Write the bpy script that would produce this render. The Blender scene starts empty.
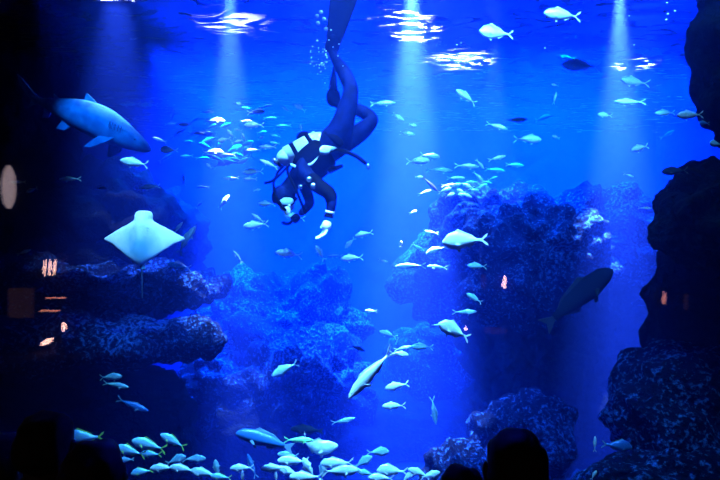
import bpy, bmesh, math, random
from mathutils import Vector, Matrix, noise, Quaternion
C = bpy.context.scene.collection
sc = bpy.context.scene
R = math.radians
EYE = 2.0          # height of the camera above the gallery floor
F = 560.0          # focal length in pixels of the 720x480 frame
GLASS = 2.6        # distance of the viewing pane
SURF = 5.2         # height of the water surface
BED = -2.0         # height of the tank bed

# ---------------------------------------------------------------- camera, light, exposure
cam = bpy.data.cameras.new('camera'); cam.sensor_width = 36; cam.lens = 28
cam.clip_start = 0.05; cam.clip_end = 200
co = bpy.data.objects.new('camera', cam); C.objects.link(co)
co.location = (0, 0, EYE); co.rotation_euler = (R(90), 0, 0)
sc.camera = co
sc.view_settings.view_transform = 'Standard'; sc.view_settings.look = 'None'
sc.view_settings.gamma = 1; sc.view_settings.use_curve_mapping = False
sc.view_settings.exposure = 0.0
w = bpy.data.worlds.new('world'); sc.world = w; w.use_nodes = True
w.node_tree.nodes['Background'].inputs[0].default_value = (0.0, 0.0, 0.002, 1)
w.node_tree.nodes['Background'].inputs[1].default_value = 0.2

def area(name, loc, size, power, col, spread, tilt=(0, 0, 0)):
    l = bpy.data.lights.new(name, 'AREA'); l.shape = 'RECTANGLE'; l.size, l.size_y = size
    l.energy = power; l.color = col; l.spread = R(spread)
    o = bpy.data.objects.new(name, l); C.objects.link(o); o.location = loc; o.rotation_euler = tilt
    return o
def spot(name, loc, power, col, ang, blend=0.6, tilt=(0, 0, 0), rad=0.06):
    l = bpy.data.lights.new(name, 'SPOT'); l.energy = power; l.color = col
    l.spot_size = R(ang); l.spot_blend = blend; l.shadow_soft_size = rad
    o = bpy.data.objects.new(name, l); C.objects.link(o); o.location = loc; o.rotation_euler = tilt
    return o
# flood lamps over the open water
area('flood_lamp', (1.4, 11.3, 5.1), (9.6, 5.0), 34000, (0.0, 0.31, 1.05), 62)
area('flood_lamp', (0.3, 8.4, 5.1), (5.6, 1.4), 500, (0.0, 0.3, 1.0), 40)
# unseen fill lights added along the pane top to brighten the fish fronts
area('front_fill', (0.3, 3.7, 5.0), (4.0, 0.4), 210, (0.26, 0.78, 1.15), 55, (R(20), 0, 0))
area('upper_front_fill', (1.7, 4.0, 5.0), (4.0, 0.3), 110, (0.24, 0.78, 1.15), 50, (R(54), 0, 0))
# pin spots added to brighten the ray, the shark, the bottom shoal and other fish
def aimed(loc, to, power, col, ang):
    o = spot('pin_fill', loc, power, col, ang, .8); o.rotation_euler = (Vector(to) - Vector(loc)).to_track_quat('-Z', 'Y').to_euler()
PIN = (0.5, 1.0, 1.4)
aimed((-2.2, 4.3, 5.0), (-2.25, 5.7, 2.0), 1600, PIN, 24)
aimed((-1.5, 3.7, 5.0), (-1.3, 4.9, 0.0), 2200, PIN, 26)
aimed((-0.3, 3.7, 5.0), (-0.1, 4.9, 0.0), 3600, PIN, 28)
aimed((0.6, 3.7, 5.0), (0.55, 4.7, 1.7), 1500, PIN, 34)
aimed((-3.0, 5.0, 5.0), (-3.3, 7.2, 3.45), 900, (0.02, 0.45, 1.2), 30)
aimed((-0.9, 4.6, 5.0), (-1.0, 6.2, 2.9), 480, PIN, 54)
aimed((0.2, 4.4, 5.0), (0.1, 5.4, 1.7), 500, PIN, 36)
# narrow beams, then further spots added to light the surface patches and the shark
BEAM = (1.45, 1.0, 1.0)
for (bx, by, z, pw, an) in ((-1.67, 7.2, 5.45, 55000, 19), (0.67, 7.2, 5.5, 130000, 23), (3.44, 7.4, 5.42, 85000, 21), (0.9, 9.4, 5.6, 4000, 16),
                            (-3.3, 7.6, 6.0, 6500, 30), (1.8, 10.2, 6.8, 9000, 48), (5.1, 10.4, 6.6, 9000, 36), (0.6, 8.2, 6.6, 4000, 40), (-1.9, 8.4, 6.6, 900, 50), (0.9, 8.8, 6.4, 14000, 40), (2.2, 9.2, 5.5, 9000, 24)):
    spot('beam_lamp', (bx, by, z), pw, BEAM, an, 0.9)

# ---------------------------------------------------------------- helpers
def W(px, py, D):
    return Vector(((px - 360) / F * D, D, EYE - (py - 240) / F * D))
def tag(o, label=None, cat=None, group=None, kind=None):
    if label: o['label'] = label
    if cat: o['category'] = cat
    if group: o['group'] = group
    if kind: o['kind'] = kind
    return o
def link(name, bm, mat, parent=None, smooth=True):
    me = bpy.data.meshes.new(name); bm.to_mesh(me); bm.free()
    if smooth:
        for p in me.polygons: p.use_smooth = True
    if mat: me.materials.append(mat)
    o = bpy.data.objects.new(name, me); C.objects.link(o)
    if parent: o.parent = parent
    return o
def empty(name, loc=(0, 0, 0)):
    o = bpy.data.objects.new(name, None); C.objects.link(o); o.location = loc
    o.empty_display_size = 0.1
    return o
def box(bm, a, b):
    a = Vector(a); b = Vector(b)
    r = bmesh.ops.create_cube(bm, size=1)
    for v in r['verts']:
        v.co = Vector(((a[i] + b[i]) / 2 + v.co[i] * (b[i] - a[i]) for i in range(3)))
    return r['verts']

def mat(name, col, rough=0.6, metal=0.0, spec=0.5, **k):
    m = bpy.data.materials.new(name); m.use_nodes = True
    b = m.node_tree.nodes['Principled BSDF']
    b.inputs['Base Color'].default_value = (*col, 1); b.inputs['Roughness'].default_value = rough
    b.inputs['Metallic'].default_value = metal; b.inputs['Specular IOR Level'].default_value = spec
    return m
def nodes(m): return m.node_tree.nodes, m.node_tree.links, m.node_tree.nodes['Principled BSDF']
def noise_col(m, c1, c2, scale, lo=.4, hi=.6, bump=0.0, detail=6, dist=0.02, stretch=None):
    n, l, b = nodes(m)
    tc = n.new('ShaderNodeTexCoord'); nt = n.new('ShaderNodeTexNoise'); nt.inputs['Scale'].default_value = scale
    nt.inputs['Detail'].default_value = detail
    if stretch:
        mp = n.new('ShaderNodeMapping'); mp.inputs['Scale'].default_value = stretch
        l.new(tc.outputs['Object'], mp.inputs[0]); l.new(mp.outputs[0], nt.inputs[0])
    else: l.new(tc.outputs['Object'], nt.inputs[0])
    r = n.new('ShaderNodeValToRGB'); r.color_ramp.elements[0].position = lo; r.color_ramp.elements[1].position = hi
    r.color_ramp.elements[0].color = (*c1, 1); r.color_ramp.elements[1].color = (*c2, 1)
    l.new(nt.outputs[0], r.inputs[0]); l.new(r.outputs[0], b.inputs['Base Color'])
    if bump:
        bp = n.new('ShaderNodeBump'); bp.inputs['Strength'].default_value = bump; bp.inputs['Distance'].default_value = dist
        l.new(nt.outputs[0], bp.inputs['Height']); l.new(bp.outputs[0], b.inputs['Normal'])
    return m

# ---------------------------------------------------------------- gallery
m_wall = noise_col(mat('dark_plaster', (0.01, 0.01, 0.012), 0.9), (0.008, 0.008, 0.01), (0.014, 0.013, 0.015), 8)
m_carpet = noise_col(mat('dark_carpet', (0.01, 0.01, 0.012), 1.0), (0.006, 0.006, 0.008), (0.014, 0.013, 0.016), 60)
def slab(name, a, b, m, kind='structure', label=None, cat=None):
    bm = bmesh.new(); box(bm, a, b); o = link(name, bm, m, smooth=False); o['kind'] = kind
    if label: tag(o, label, cat)
    return o
slab('floor', (-8.5, -5, -0.1), (8.5, GLASS - 0.12, 0), m_carpet)
slab('ceiling', (-8.5, -5, 5.6), (8.5, GLASS - 0.12, 5.7), m_wall)
slab('wall_back', (-8.5, -5.1, 0), (8.5, -5, 5.6), m_wall)
slab('wall_left', (-8.6, -5, 0), (-8.5, GLASS - .12, 5.6), m_wall)
slab('wall_right', (8.5, -5, 0), (8.6, GLASS - .12, 5.6), m_wall)
slab('wall_front', (-8.6, GLASS - .12, BED - .2), (8.6, GLASS + .1, 0.7), m_wall)
slab('trim_1', (-8.6, GLASS - .12, 4.9), (8.6, GLASS + .1, 7.9), m_wall)

# viewing pane
m = bpy.data.materials.new('acrylic'); m.use_nodes = True; n, l = m.node_tree.nodes, m.node_tree.links; n.clear()
out = n.new('ShaderNodeOutputMaterial'); mx = n.new('ShaderNodeMixShader'); tr = n.new('ShaderNodeBsdfTransparent')
gl = n.new('ShaderNodeBsdfGlossy'); gl.inputs['Roughness'].default_value = 0.0; fr = n.new('ShaderNodeFresnel'); fr.inputs[0].default_value = 1.35
l.new(fr.outputs[0], mx.inputs[0]); l.new(tr.outputs[0], mx.inputs[1]); l.new(gl.outputs[0], mx.inputs[2]); l.new(mx.outputs[0], out.inputs[0])
bm = bmesh.new(); box(bm, (-8.5, GLASS, 0.7), (8.5, GLASS + .03, 4.9))
window = link('window_1', bm, m, smooth=False); window['kind'] = 'structure'

# ---------------------------------------------------------------- tank shell
m_tank = noise_col(mat('tank_wall', (0.05, 0.1, 0.3), 0.9), (0.02, 0.05, 0.16), (0.04, 0.09, 0.25), 0.8)
slab('wall_tank_back', (-9.1, 17, BED - .2), (9.1, 17.2, 8), m_tank)
slab('wall_tank_left', (-9.2, GLASS, BED - .2), (-9.0, 17, 8), m_tank)
slab('wall_tank_right', (9.0, GLASS, BED - .2), (9.2, 17, 8), m_tank)
slab('ceiling_tank', (-9.2, GLASS, 8), (9.2, 17.2, 8.1), m_wall)

def water_volume():
    m = bpy.data.materials.new('sea_water'); m.use_nodes = True; n, l = m.node_tree.nodes, m.node_tree.links; n.clear()
    out = n.new('ShaderNodeOutputMaterial'); add = n.new('ShaderNodeAddShader')
    s = n.new('ShaderNodeVolumeScatter'); s.inputs['Color'].default_value = (0.03, 0.10, 1.0, 1)
    s.inputs['Density'].default_value = 0.05; s.inputs['Anisotropy'].default_value = 0.25
    a = n.new('ShaderNodeVolumeAbsorption'); a.inputs['Color'].default_value = (0.0, 0.45, 0.93, 1); a.inputs['Density'].default_value = 0.2
    l.new(s.outputs[0], add.inputs[0]); l.new(a.outputs[0], add.inputs[1]); l.new(add.outputs[0], out.inputs['Volume'])
    bm = bmesh.new(); box(bm, (-9.0, GLASS + .04, BED - .1), (9.0, 16.99, SURF))
    o = link('sea_water', bm, m, smooth=False)
    tag(o, 'clear blue sea water filling the tank behind the pane', 'water', kind='stuff')
    return o
water_volume()

def surface():
    m = bpy.data.materials.new('rippled_surface'); m.use_nodes = True; n, l = m.node_tree.nodes, m.node_tree.links; n.clear()
    out = n.new('ShaderNodeOutputMaterial'); tr = n.new('ShaderNodeBsdfTransparent'); tl = n.new('ShaderNodeBsdfTranslucent')
    tl.inputs[0].default_value = (0.4, 0.45, .5, 1)  # translucent pale patches stand in for light glints on the ripples
    gl = n.new('ShaderNodeBsdfGlossy'); gl.inputs['Roughness'].default_value = 0.05
    tc = n.new('ShaderNodeTexCoord'); mp = n.new('ShaderNodeMapping'); mp.inputs['Scale'].default_value = (0.9, 2.4, 1)
    nt = n.new('ShaderNodeTexNoise'); nt.inputs['Scale'].default_value = 2.0; nt.inputs['Detail'].default_value = 4; nt.inputs['Distortion'].default_value = 1.5
    rp = n.new('ShaderNodeValToRGB'); rp.color_ramp.elements[0].position = .54; rp.color_ramp.elements[1].position = .64
    rp.color_ramp.elements[0].color = (0, 0, 0, 1)
    rp.color_ramp.elements[1].color = (.8, .8, .8, 1)
    l.new(tc.outputs['Object'], mp.inputs[0]); l.new(mp.outputs[0], nt.inputs[0]); l.new(nt.outputs[0], rp.inputs[0])
    m1 = n.new('ShaderNodeMixShader'); fr = n.new('ShaderNodeFresnel'); fr.inputs[0].default_value = 1.33; l.new(fr.outputs[0], m1.inputs[0])
    l.new(tr.outputs[0], m1.inputs[1]); l.new(gl.outputs[0], m1.inputs[2])
    m2 = n.new('ShaderNodeMixShader'); l.new(rp.outputs[0], m2.inputs[0]); l.new(m1.outputs[0], m2.inputs[1]); l.new(tl.outputs[0], m2.inputs[2])
    l.new(m2.outputs[0], out.inputs[0])
    bm = bmesh.new()
    bmesh.ops.create_grid(bm, x_segments=150, y_segments=160, size=1)
    for v in bm.verts:
        x = v.co.x * 8.98; y = 9.85 + v.co.y * 7.12
        z = 0.045 * noise.noise(Vector((x * .9, y * 1.6, 0))) + 0.02 * noise.noise(Vector((x * 2.4, y * 4, 3)))
        v.co = (x, y, SURF + 0.05 + z)
    o = link('water_surface', bm, m)
    tag(o, 'rippled water surface with pale patches painted for the light glints, seen from below', 'water surface', kind='stuff')
surface()
# ---------------------------------------------------------------- rocks
def rock_mat(name, dark, light, cover=.52, scale=9):
    m = mat(name, dark, 0.95, spec=.03); n, l, b = nodes(m)
    tc = n.new('ShaderNodeTexCoord')
    n1 = n.new('ShaderNodeTexNoise'); n1.inputs['Scale'].default_value = scale; n1.inputs['Detail'].default_value = 5; n1.inputs['Roughness'].default_value = .65
    n2 = n.new('ShaderNodeTexNoise'); n2.inputs['Scale'].default_value = 1.3; n2.inputs['Detail'].default_value = 3
    l.new(tc.outputs['Object'], n1.inputs[0]); l.new(tc.outputs['Object'], n2.inputs[0])
    ad = n.new('ShaderNodeMath'); ad.operation = 'MULTIPLY_ADD'; ad.inputs[1].default_value = .35; l.new(n2.outputs[0], ad.inputs[0]); l.new(n1.outputs[0], ad.inputs[2])
    r = n.new('ShaderNodeValToRGB'); r.color_ramp.elements[0].position = cover + .12; r.color_ramp.elements[1].position = cover + .26
    r.color_ramp.elements[0].color = (*dark, 1); r.color_ramp.elements[1].color = (*light, 1)
    l.new(ad.outputs[0], r.inputs[0]); l.new(r.outputs[0], b.inputs['Base Color'])
    bp = n.new('ShaderNodeBump'); bp.inputs['Strength'].default_value = 1; bp.inputs['Distance'].default_value = .1
    l.new(n1.outputs[0], bp.inputs['Height']); l.new(bp.outputs[0], b.inputs['Normal'])
    return m
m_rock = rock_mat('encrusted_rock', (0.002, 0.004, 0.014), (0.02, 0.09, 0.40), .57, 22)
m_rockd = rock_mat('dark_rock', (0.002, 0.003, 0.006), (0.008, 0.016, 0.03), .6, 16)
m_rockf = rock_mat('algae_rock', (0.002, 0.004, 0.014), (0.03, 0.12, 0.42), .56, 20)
def rock(label, c, size, seed, m, sub=5, amp=.22, freq=1.0, flat=0, rot=0, name='rock', cat='rock', rough=.08, boxy=0.75, taper=0):
    """a boulder: a squarish ball pushed about by noise of three scales"""
    bm = bmesh.new(); bmesh.ops.create_icosphere(bm, subdivisions=sub, radius=1)
    s = Vector(size); off = Vector((seed * 7.3, seed * 3.1, seed * 1.7)); mn = min(size)
    rz = Matrix.Rotation(R(rot), 3, 'Z')
    for v in bm.verts:
        d = v.co.normalized()
        q = Vector([math.copysign(abs(k) ** boxy, k) for k in d])
        tp = 1 - taper * max(0, .5 + .5 * q.x)
        p = Vector((q.x * s.x, q.y * s.y * (1 - .5 * (1 - tp)), q.z * s.z * tp))
        nn = Vector((d.x / s.x, d.y / s.y, d.z / s.z)).normalized()
        w1 = noise.fractal(p * freq * .9 + off, 1.0, 2.0, 4)
        cell = noise.voronoi(p * freq * 1.3 + off)[0]
        crack = min(1, (cell[1] - cell[0]) * 3)
        w2 = noise.fractal(p * 5 + off, .8, 2.1, 3); w2 += .8 * (1 - abs(noise.noise(p * 3.1 + off)) * 3)
        p = p + nn * (w1 * amp * mn * 1.4 + (crack - .7) * amp * mn * .6 + w2 * rough)
        if flat and p.z < 0: p.z = p.z * (1 - flat)
        v.co = rz @ p
    o = link(name, bm, m); o.location = c
    tag(o, label, cat)
    return o
def rpx(label, x0, x1, y0, y1, D, depth, seed, m, **k):
    c = W((x0 + x1) / 2, (y0 + y1) / 2, D); sx = (x1 - x0) / 2 / F * D; sz = (y1 - y0) / 2 / F * D
    return rock(label, c, (sx, depth, sz), seed, m, **k)

# bed of the tank
bm = bmesh.new(); bmesh.ops.create_grid(bm, x_segments=120, y_segments=100, size=1)
for v in bm.verts:
    x = v.co.x * 8.98; y = 9.85 + v.co.y * 7.13
    v.co = (x, y, BED + .12 * noise.fractal(Vector((x * .5, y * .5, 0)), 1, 2, 4))
m_sand = noise_col(mat('sand', (.3, .3, .28), 1.0, spec=0), (.003, .006, .012), (.008, .014, .022), 5, .35, .65, .6)
o = link('floor_tank', bm, m_sand); o['kind'] = 'structure'

# left side
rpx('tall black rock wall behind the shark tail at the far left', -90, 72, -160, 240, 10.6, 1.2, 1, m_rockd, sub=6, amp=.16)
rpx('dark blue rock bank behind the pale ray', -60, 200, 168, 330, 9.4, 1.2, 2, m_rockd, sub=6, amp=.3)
rpx('upper left rock ledge just under the pale ray', -80, 218, 254, 326, 7.6, .9, 3, m_rock, sub=6, amp=.34, rough=.07, taper=.55, freq=1.6)
rpx('long left rock ledge with a speckled top above the black hollow', -120, 226, 312, 368, 6.6, .9, 4, m_rock, sub=6, amp=.34, rough=.06, taper=.5, freq=1.6)
rpx('rock coloured black for the shade in the hollow beneath the left ledges', -140, 200, 350, 560, 7.4, .7, 5, m_rockd, sub=5)  # black colour carries the shade of the hollow
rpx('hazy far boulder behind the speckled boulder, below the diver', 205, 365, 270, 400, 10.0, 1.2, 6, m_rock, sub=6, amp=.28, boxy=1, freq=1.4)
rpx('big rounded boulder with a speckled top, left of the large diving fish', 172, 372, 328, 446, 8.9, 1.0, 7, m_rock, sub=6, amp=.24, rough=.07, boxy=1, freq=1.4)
rpx('low dark rock standing for the shaded cave below the big speckled boulder', 168, 300, 394, 520, 8.3, .5, 8, m_rockd, sub=5, amp=.3)  # dark rock stands for the shade of the cave under the boulder
# right side
rpx('wide coral covered mound under the school right of the diver', 412, 640, 186, 330, 9.4, 1.2, 11, m_rock, sub=6, amp=.28, rough=.08)
rpx('dark dome of rock at the front of the coral covered mound', 462, 600, 196, 330, 8.2, .6, 12, m_rock, sub=6, amp=.36, rough=.08, freq=1.6, boxy=1)
rpx('speckled rock shoulder sloping up to the right rock wall', 520, 700, 218, 300, 8.8, .7, 13, m_rock, sub=6, amp=.3, rough=.07)
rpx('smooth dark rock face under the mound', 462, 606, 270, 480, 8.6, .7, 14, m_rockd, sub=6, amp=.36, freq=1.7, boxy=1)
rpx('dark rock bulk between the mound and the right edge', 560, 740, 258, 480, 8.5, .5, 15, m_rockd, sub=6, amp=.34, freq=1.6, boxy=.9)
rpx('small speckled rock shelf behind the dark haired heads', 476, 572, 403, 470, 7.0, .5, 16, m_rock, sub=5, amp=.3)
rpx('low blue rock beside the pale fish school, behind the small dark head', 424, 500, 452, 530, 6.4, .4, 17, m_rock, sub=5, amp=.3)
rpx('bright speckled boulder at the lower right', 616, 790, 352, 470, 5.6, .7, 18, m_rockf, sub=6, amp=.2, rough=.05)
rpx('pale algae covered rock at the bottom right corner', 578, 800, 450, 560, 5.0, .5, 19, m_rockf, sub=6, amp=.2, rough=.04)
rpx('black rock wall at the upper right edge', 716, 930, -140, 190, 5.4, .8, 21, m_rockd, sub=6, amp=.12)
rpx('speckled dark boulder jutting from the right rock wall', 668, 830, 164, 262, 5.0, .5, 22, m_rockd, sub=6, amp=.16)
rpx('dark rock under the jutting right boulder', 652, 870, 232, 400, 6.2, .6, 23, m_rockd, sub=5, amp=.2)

rpx('distant low rock mass added to darken the blue haze between the boulder and the mound', 300, 520, 394, 500, 10.8, 1.0, 31, m_rockd, sub=5, amp=.25)  # put in to darken the haze and hide the bright bed
rpx('distant rock base in the haze behind the round pale fish', 385, 500, 318, 420, 11.4, .8, 32, m_rock, sub=5, amp=.3)

rpx('black overhanging rock added at the top left corner to shade the shark side', -460, 62, -420, -8, 5.6, 1.4, 41, m_rockd, sub=6, amp=.12)  # added mostly out of view to keep flood light off the left
# ---------------------------------------------------------------- fish
def lerp_tab(tab, s):
    for (a, va), (b, vb) in zip(tab, tab[1:]):
        if s <= b:
            t = (s - a) / (b - a); t = t * t * (3 - 2 * t) * .5 + t * .5
            return va + (vb - va) * t
    return tab[-1][1]
def fish_mat(name, back, belly, rough=.35, metal=.25):
    m = mat(name, belly, rough, metal, .5 if metal else .05); n, l, b = nodes(m)
    tc = n.new('ShaderNodeTexCoord'); sp = n.new('ShaderNodeSeparateXYZ'); l.new(tc.outputs['Object'], sp.inputs[0])
    nt = n.new('ShaderNodeTexNoise'); nt.inputs['Scale'].default_value = 9; l.new(tc.outputs['Object'], nt.inputs[0])
    ad = n.new('ShaderNodeMath'); ad.operation = 'MULTIPLY_ADD'; ad.inputs[1].default_value = .06; l.new(nt.outputs[0], ad.inputs[0]); l.new(sp.outputs['Z'], ad.inputs[2])
    r = n.new('ShaderNodeValToRGB'); e = r.color_ramp.elements; e[0].position = 0; e[0].color = (*belly, 1); e[1].position = .14; e[1].color = (*back, 1)
    l.new(ad.outputs[0], r.inputs[0]); l.new(r.outputs[0], b.inputs['Base Color'])
    vo = n.new('ShaderNodeTexVoronoi'); vo.inputs['Scale'].default_value = 45; l.new(tc.outputs['Object'], vo.inputs[0])
    bp = n.new('ShaderNodeBump'); bp.inputs['Strength'].default_value = .25; bp.inputs['Distance'].default_value = .006
    l.new(vo.outputs[0], bp.inputs['Height']); l.new(bp.outputs[0], b.inputs['Normal'])
    return m
TONE = {
    's': (fish_mat('silver_scales', (.55, .8, .92), (.82, .96, 1.0)), mat('pale_fin', (.75, .82, .78), .5)),
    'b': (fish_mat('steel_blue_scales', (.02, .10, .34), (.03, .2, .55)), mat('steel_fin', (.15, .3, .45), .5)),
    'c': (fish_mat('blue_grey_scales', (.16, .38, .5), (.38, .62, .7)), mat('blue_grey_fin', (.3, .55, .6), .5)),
    'y': (fish_mat('pale_blue_scales', (.2, .55, .85), (.4, .75, .92)), mat('yellow_green_fin', (.45, .8, .12), .5)),
    'g': (fish_mat('green_scales', (.2, .9, .3), (.4, .95, .4)), mat('green_fin', (.3, .9, .3), .5)),
    'd': (fish_mat('dark_scales', (.006, .01, .02), (.012, .02, .04), .8, 0), mat('dark_fin', (.015, .025, .04), .5)),
}
m_eye = mat('fish_eye', (.01, .01, .012), .1)
SHAPE = {  # half heights of the back and the belly along the body, half width, tail spread
    'jack': ([(0, .012), (.05, .055), (.2, .112), (.42, .135), (.7, .085), (.92, .022), (1, .02)],
             [(0, .012), (.05, .045), (.2, .098), (.42, .12), (.7, .075), (.92, .02), (1, .02)], .062, .15, .6),
    'bream': ([(0, .0), (.05, .06), (.18, .15), (.38, .185), (.68, .11), (.9, .03), (1, .03)],
              [(0, .0), (.05, .05), (.2, .12), (.42, .145), (.7, .09), (.9, .026), (1, .03)], .07, .13, .45),
    'slim': ([(0, .0), (.08, .035), (.25, .068), (.5, .075), (.8, .04), (.94, .016), (1, .016)],
             [(0, .0), (.08, .03), (.25, .062), (.5, .07), (.8, .036), (.94, .015), (1, .016)], .045, .11, .6),
    'long': ([(0, .0), (.04, .05), (.15, .1), (.4, .125), (.7, .1), (.93, .045), (1, .04)],
             [(0, .0), (.04, .045), (.15, .08), (.4, .11), (.7, .08), (.93, .035), (1, .04)], .075, .1, .15),
}
def bendy(x, b): return b * (x - .12) ** 2 * (1 if x < .12 else .5)
def plate(bm, pts, th, f=None):
    """a fin: polygon in the x-z plane given a thickness"""
    a = []; c = []
    for (x, z) in pts:
        y = f(x) if f else 0
        a.append(bm.verts.new((x, y - th, z))); c.append(bm.verts.new((x, y + th, z)))
    n = len(pts)
    bm.faces.new(a); bm.faces.new(c[::-1])
    for i in range(n): bm.faces.new((a[i], c[i], c[(i + 1) % n], a[(i + 1) % n]))
def make_fish(kind, tone, bend, detail, name='fish'):
    top, bot, hw, ts, fork = SHAPE[kind]; mb, mf = TONE[tone]
    f = lambda x: bendy(x, bend)
    root = empty(name)
    k_ = {'jack': 1.24, 'bream': 1.22, 'slim': 1.3, 'long': 1.1}[kind]
    top = [(a, b * k_) for a, b in top]; bot = [(a, b * k_) for a, b in bot]
    x0, x1 = .5, -.34; NS, NR = (18, 14) if detail else (12, 10)
    bm = bmesh.new(); rings = []
    for i in range(1, NS + 1):
        s = i / NS; s = s ** 1.25 if i < NS else 1
        x = x0 + (x1 - x0) * s; t, b_ = lerp_tab(top, s), lerp_tab(bot, s)
        wd = hw * math.sin(math.pi * min(1, s * .92 + .08)) ** .7 + .008
        ring = []
        for k in range(NR):
            a = 2 * math.pi * k / NR; sa, ca = math.sin(a), math.cos(a)
            z = sa * (t if sa > 0 else b_); y = math.copysign(abs(ca) ** 1.15, ca) * wd
            ring.append(bm.verts.new((x, y + f(x), z)))
        rings.append(ring)
    nose = bm.verts.new((x0, f(x0), 0)); tailv = bm.verts.new((x1 - .01, f(x1), 0))
    for a, b_ in zip(rings, rings[1:]):
        for k in range(NR): bm.faces.new((a[k], a[(k + 1) % NR], b_[(k + 1) % NR], b_[k]))
    for k in range(NR):
        bm.faces.new((nose, rings[0][(k + 1) % NR], rings[0][k])); bm.faces.new((tailv, rings[-1][k], rings[-1][(k + 1) % NR]))
    bmesh.ops.recalc_face_normals(bm, faces=bm.faces)
    link('body', bm, mb, root)
    bm = bmesh.new(); n = .5 - .13 * fork / .6
    plate(bm, [(-.30, .012), (-.37, .035), (-.44, ts * .75), (-.5, ts), (-.475, ts * .55), (-n + .02, .0), (-.475, -ts * .55), (-.5, -ts), (-.44, -ts * .75), (-.37, -.035), (-.30, -.012)], .004, f)
    link('tail_fin', bm, mf, root, smooth=False)
    def back(x): return lerp_tab(top, (x0 - x) / (x0 - x1))
    def bel(x): return -lerp_tab(bot, (x0 - x) / (x0 - x1))
    bm = bmesh.new(); h = .045 if kind != 'slim' else .028
    xs = [.2, .14, .05, -.05, -.15, -.25]; hs = [.0, h, h * .8, h * .6, h * .55, .0]
    plate(bm, [(x, back(x) + q) for x, q in zip(xs, hs)] + [(x, back(x) - .015) for x in xs[::-1]], .003, f)
    link('dorsal_fin', bm, mf, root, smooth=False)
    if detail:
        bm = bmesh.new(); xs = [-.04, -.08, -.16, -.25]; hs = [0, h * .9, h * .55, 0]
        plate(bm, [(x, bel(x) - q) for x, q in zip(xs, hs)] + [(x, bel(x) + .015) for x in xs[::-1]], .003, f)
        link('anal_fin', bm, mf, root, smooth=False)
        bm = bmesh.new(); plate(bm, [(.2, bel(.2) + .015), (.15, bel(.15) - .05), (.11, bel(.11) - .045), (.13, bel(.13) + .015)], .004, f)
        link('pelvic_fin', bm, mf, root, smooth=False)
        for s in (-1, 1):
            bm = bmesh.new(); plate(bm, [(0, .012), (-.07, .016), (-.13, -.02), (-.06, -.03), (0, -.012)], .003)
            o = link('pectoral_fin', bm, mf, root, smooth=False)
            o.location = (.24, f(.24) + s * hw * .8, -.03); o.rotation_euler = (R(8 * s), R(-12), R(-28 * s))
            bm = bmesh.new(); bmesh.ops.create_uvsphere(bm, u_segments=10, v_segments=8, radius=.017)
            o = link('eye', bm, m_eye, root); o.location = (.415, f(.415) + s * hw * .52, .018); o.scale = (1, .5, 1)
    return root
def copy_tree(o, parent=None):
    c = o.copy(); C.objects.link(c); c.parent = parent
    for ch in list(o.children): copy_tree(ch, c)
    return c
protos = {}
def put_fish(px, py, D, L, ang, kind, tone, label, yaw=0, bend=0, roll=0, group=None):
    """ang: heading as it looks from the pane (0 right, 90 up); yaw: how much the head comes towards the pane"""
    det = L >= 15
    key = (kind, tone, bend, det)
    if key in protos and protos[key][1]:
        o = copy_tree(protos[key][0])
    else:
        o = make_fish(*key); protos[key] = [o, True]
    a, y = R(ang), R(yaw)
    fwd = Vector((math.cos(a) * math.cos(y), -math.sin(y), math.sin(a) * math.cos(y)))
    up = Vector((0, 0, 1)) if abs(math.sin(a)) < .85 else Vector((-math.copysign(1, math.sin(a)) * .9, 0, .3))
    if abs(math.sin(a)) >= .85 and math.cos(a) > 0 and math.sin(a) < 0: up = Vector((.9, 0, .3))
    side = up.cross(fwd).normalized(); up2 = fwd.cross(side).normalized()
    m = Matrix((fwd, side, up2)).transposed()
    m = m @ Matrix.Rotation(R(roll), 3, 'X')
    sc_ = (1.2 if D <= 5.5 and py > 420 else 1.03) * L / F * D / max(.35, math.cos(y))
    o.matrix_world = Matrix.LocRotScale(W(px, py, D), m.to_quaternion(), (sc_,) * 3)
    tag(o, label, "fish", group)
    return o
GL = 'silver fish in the open water'
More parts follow.
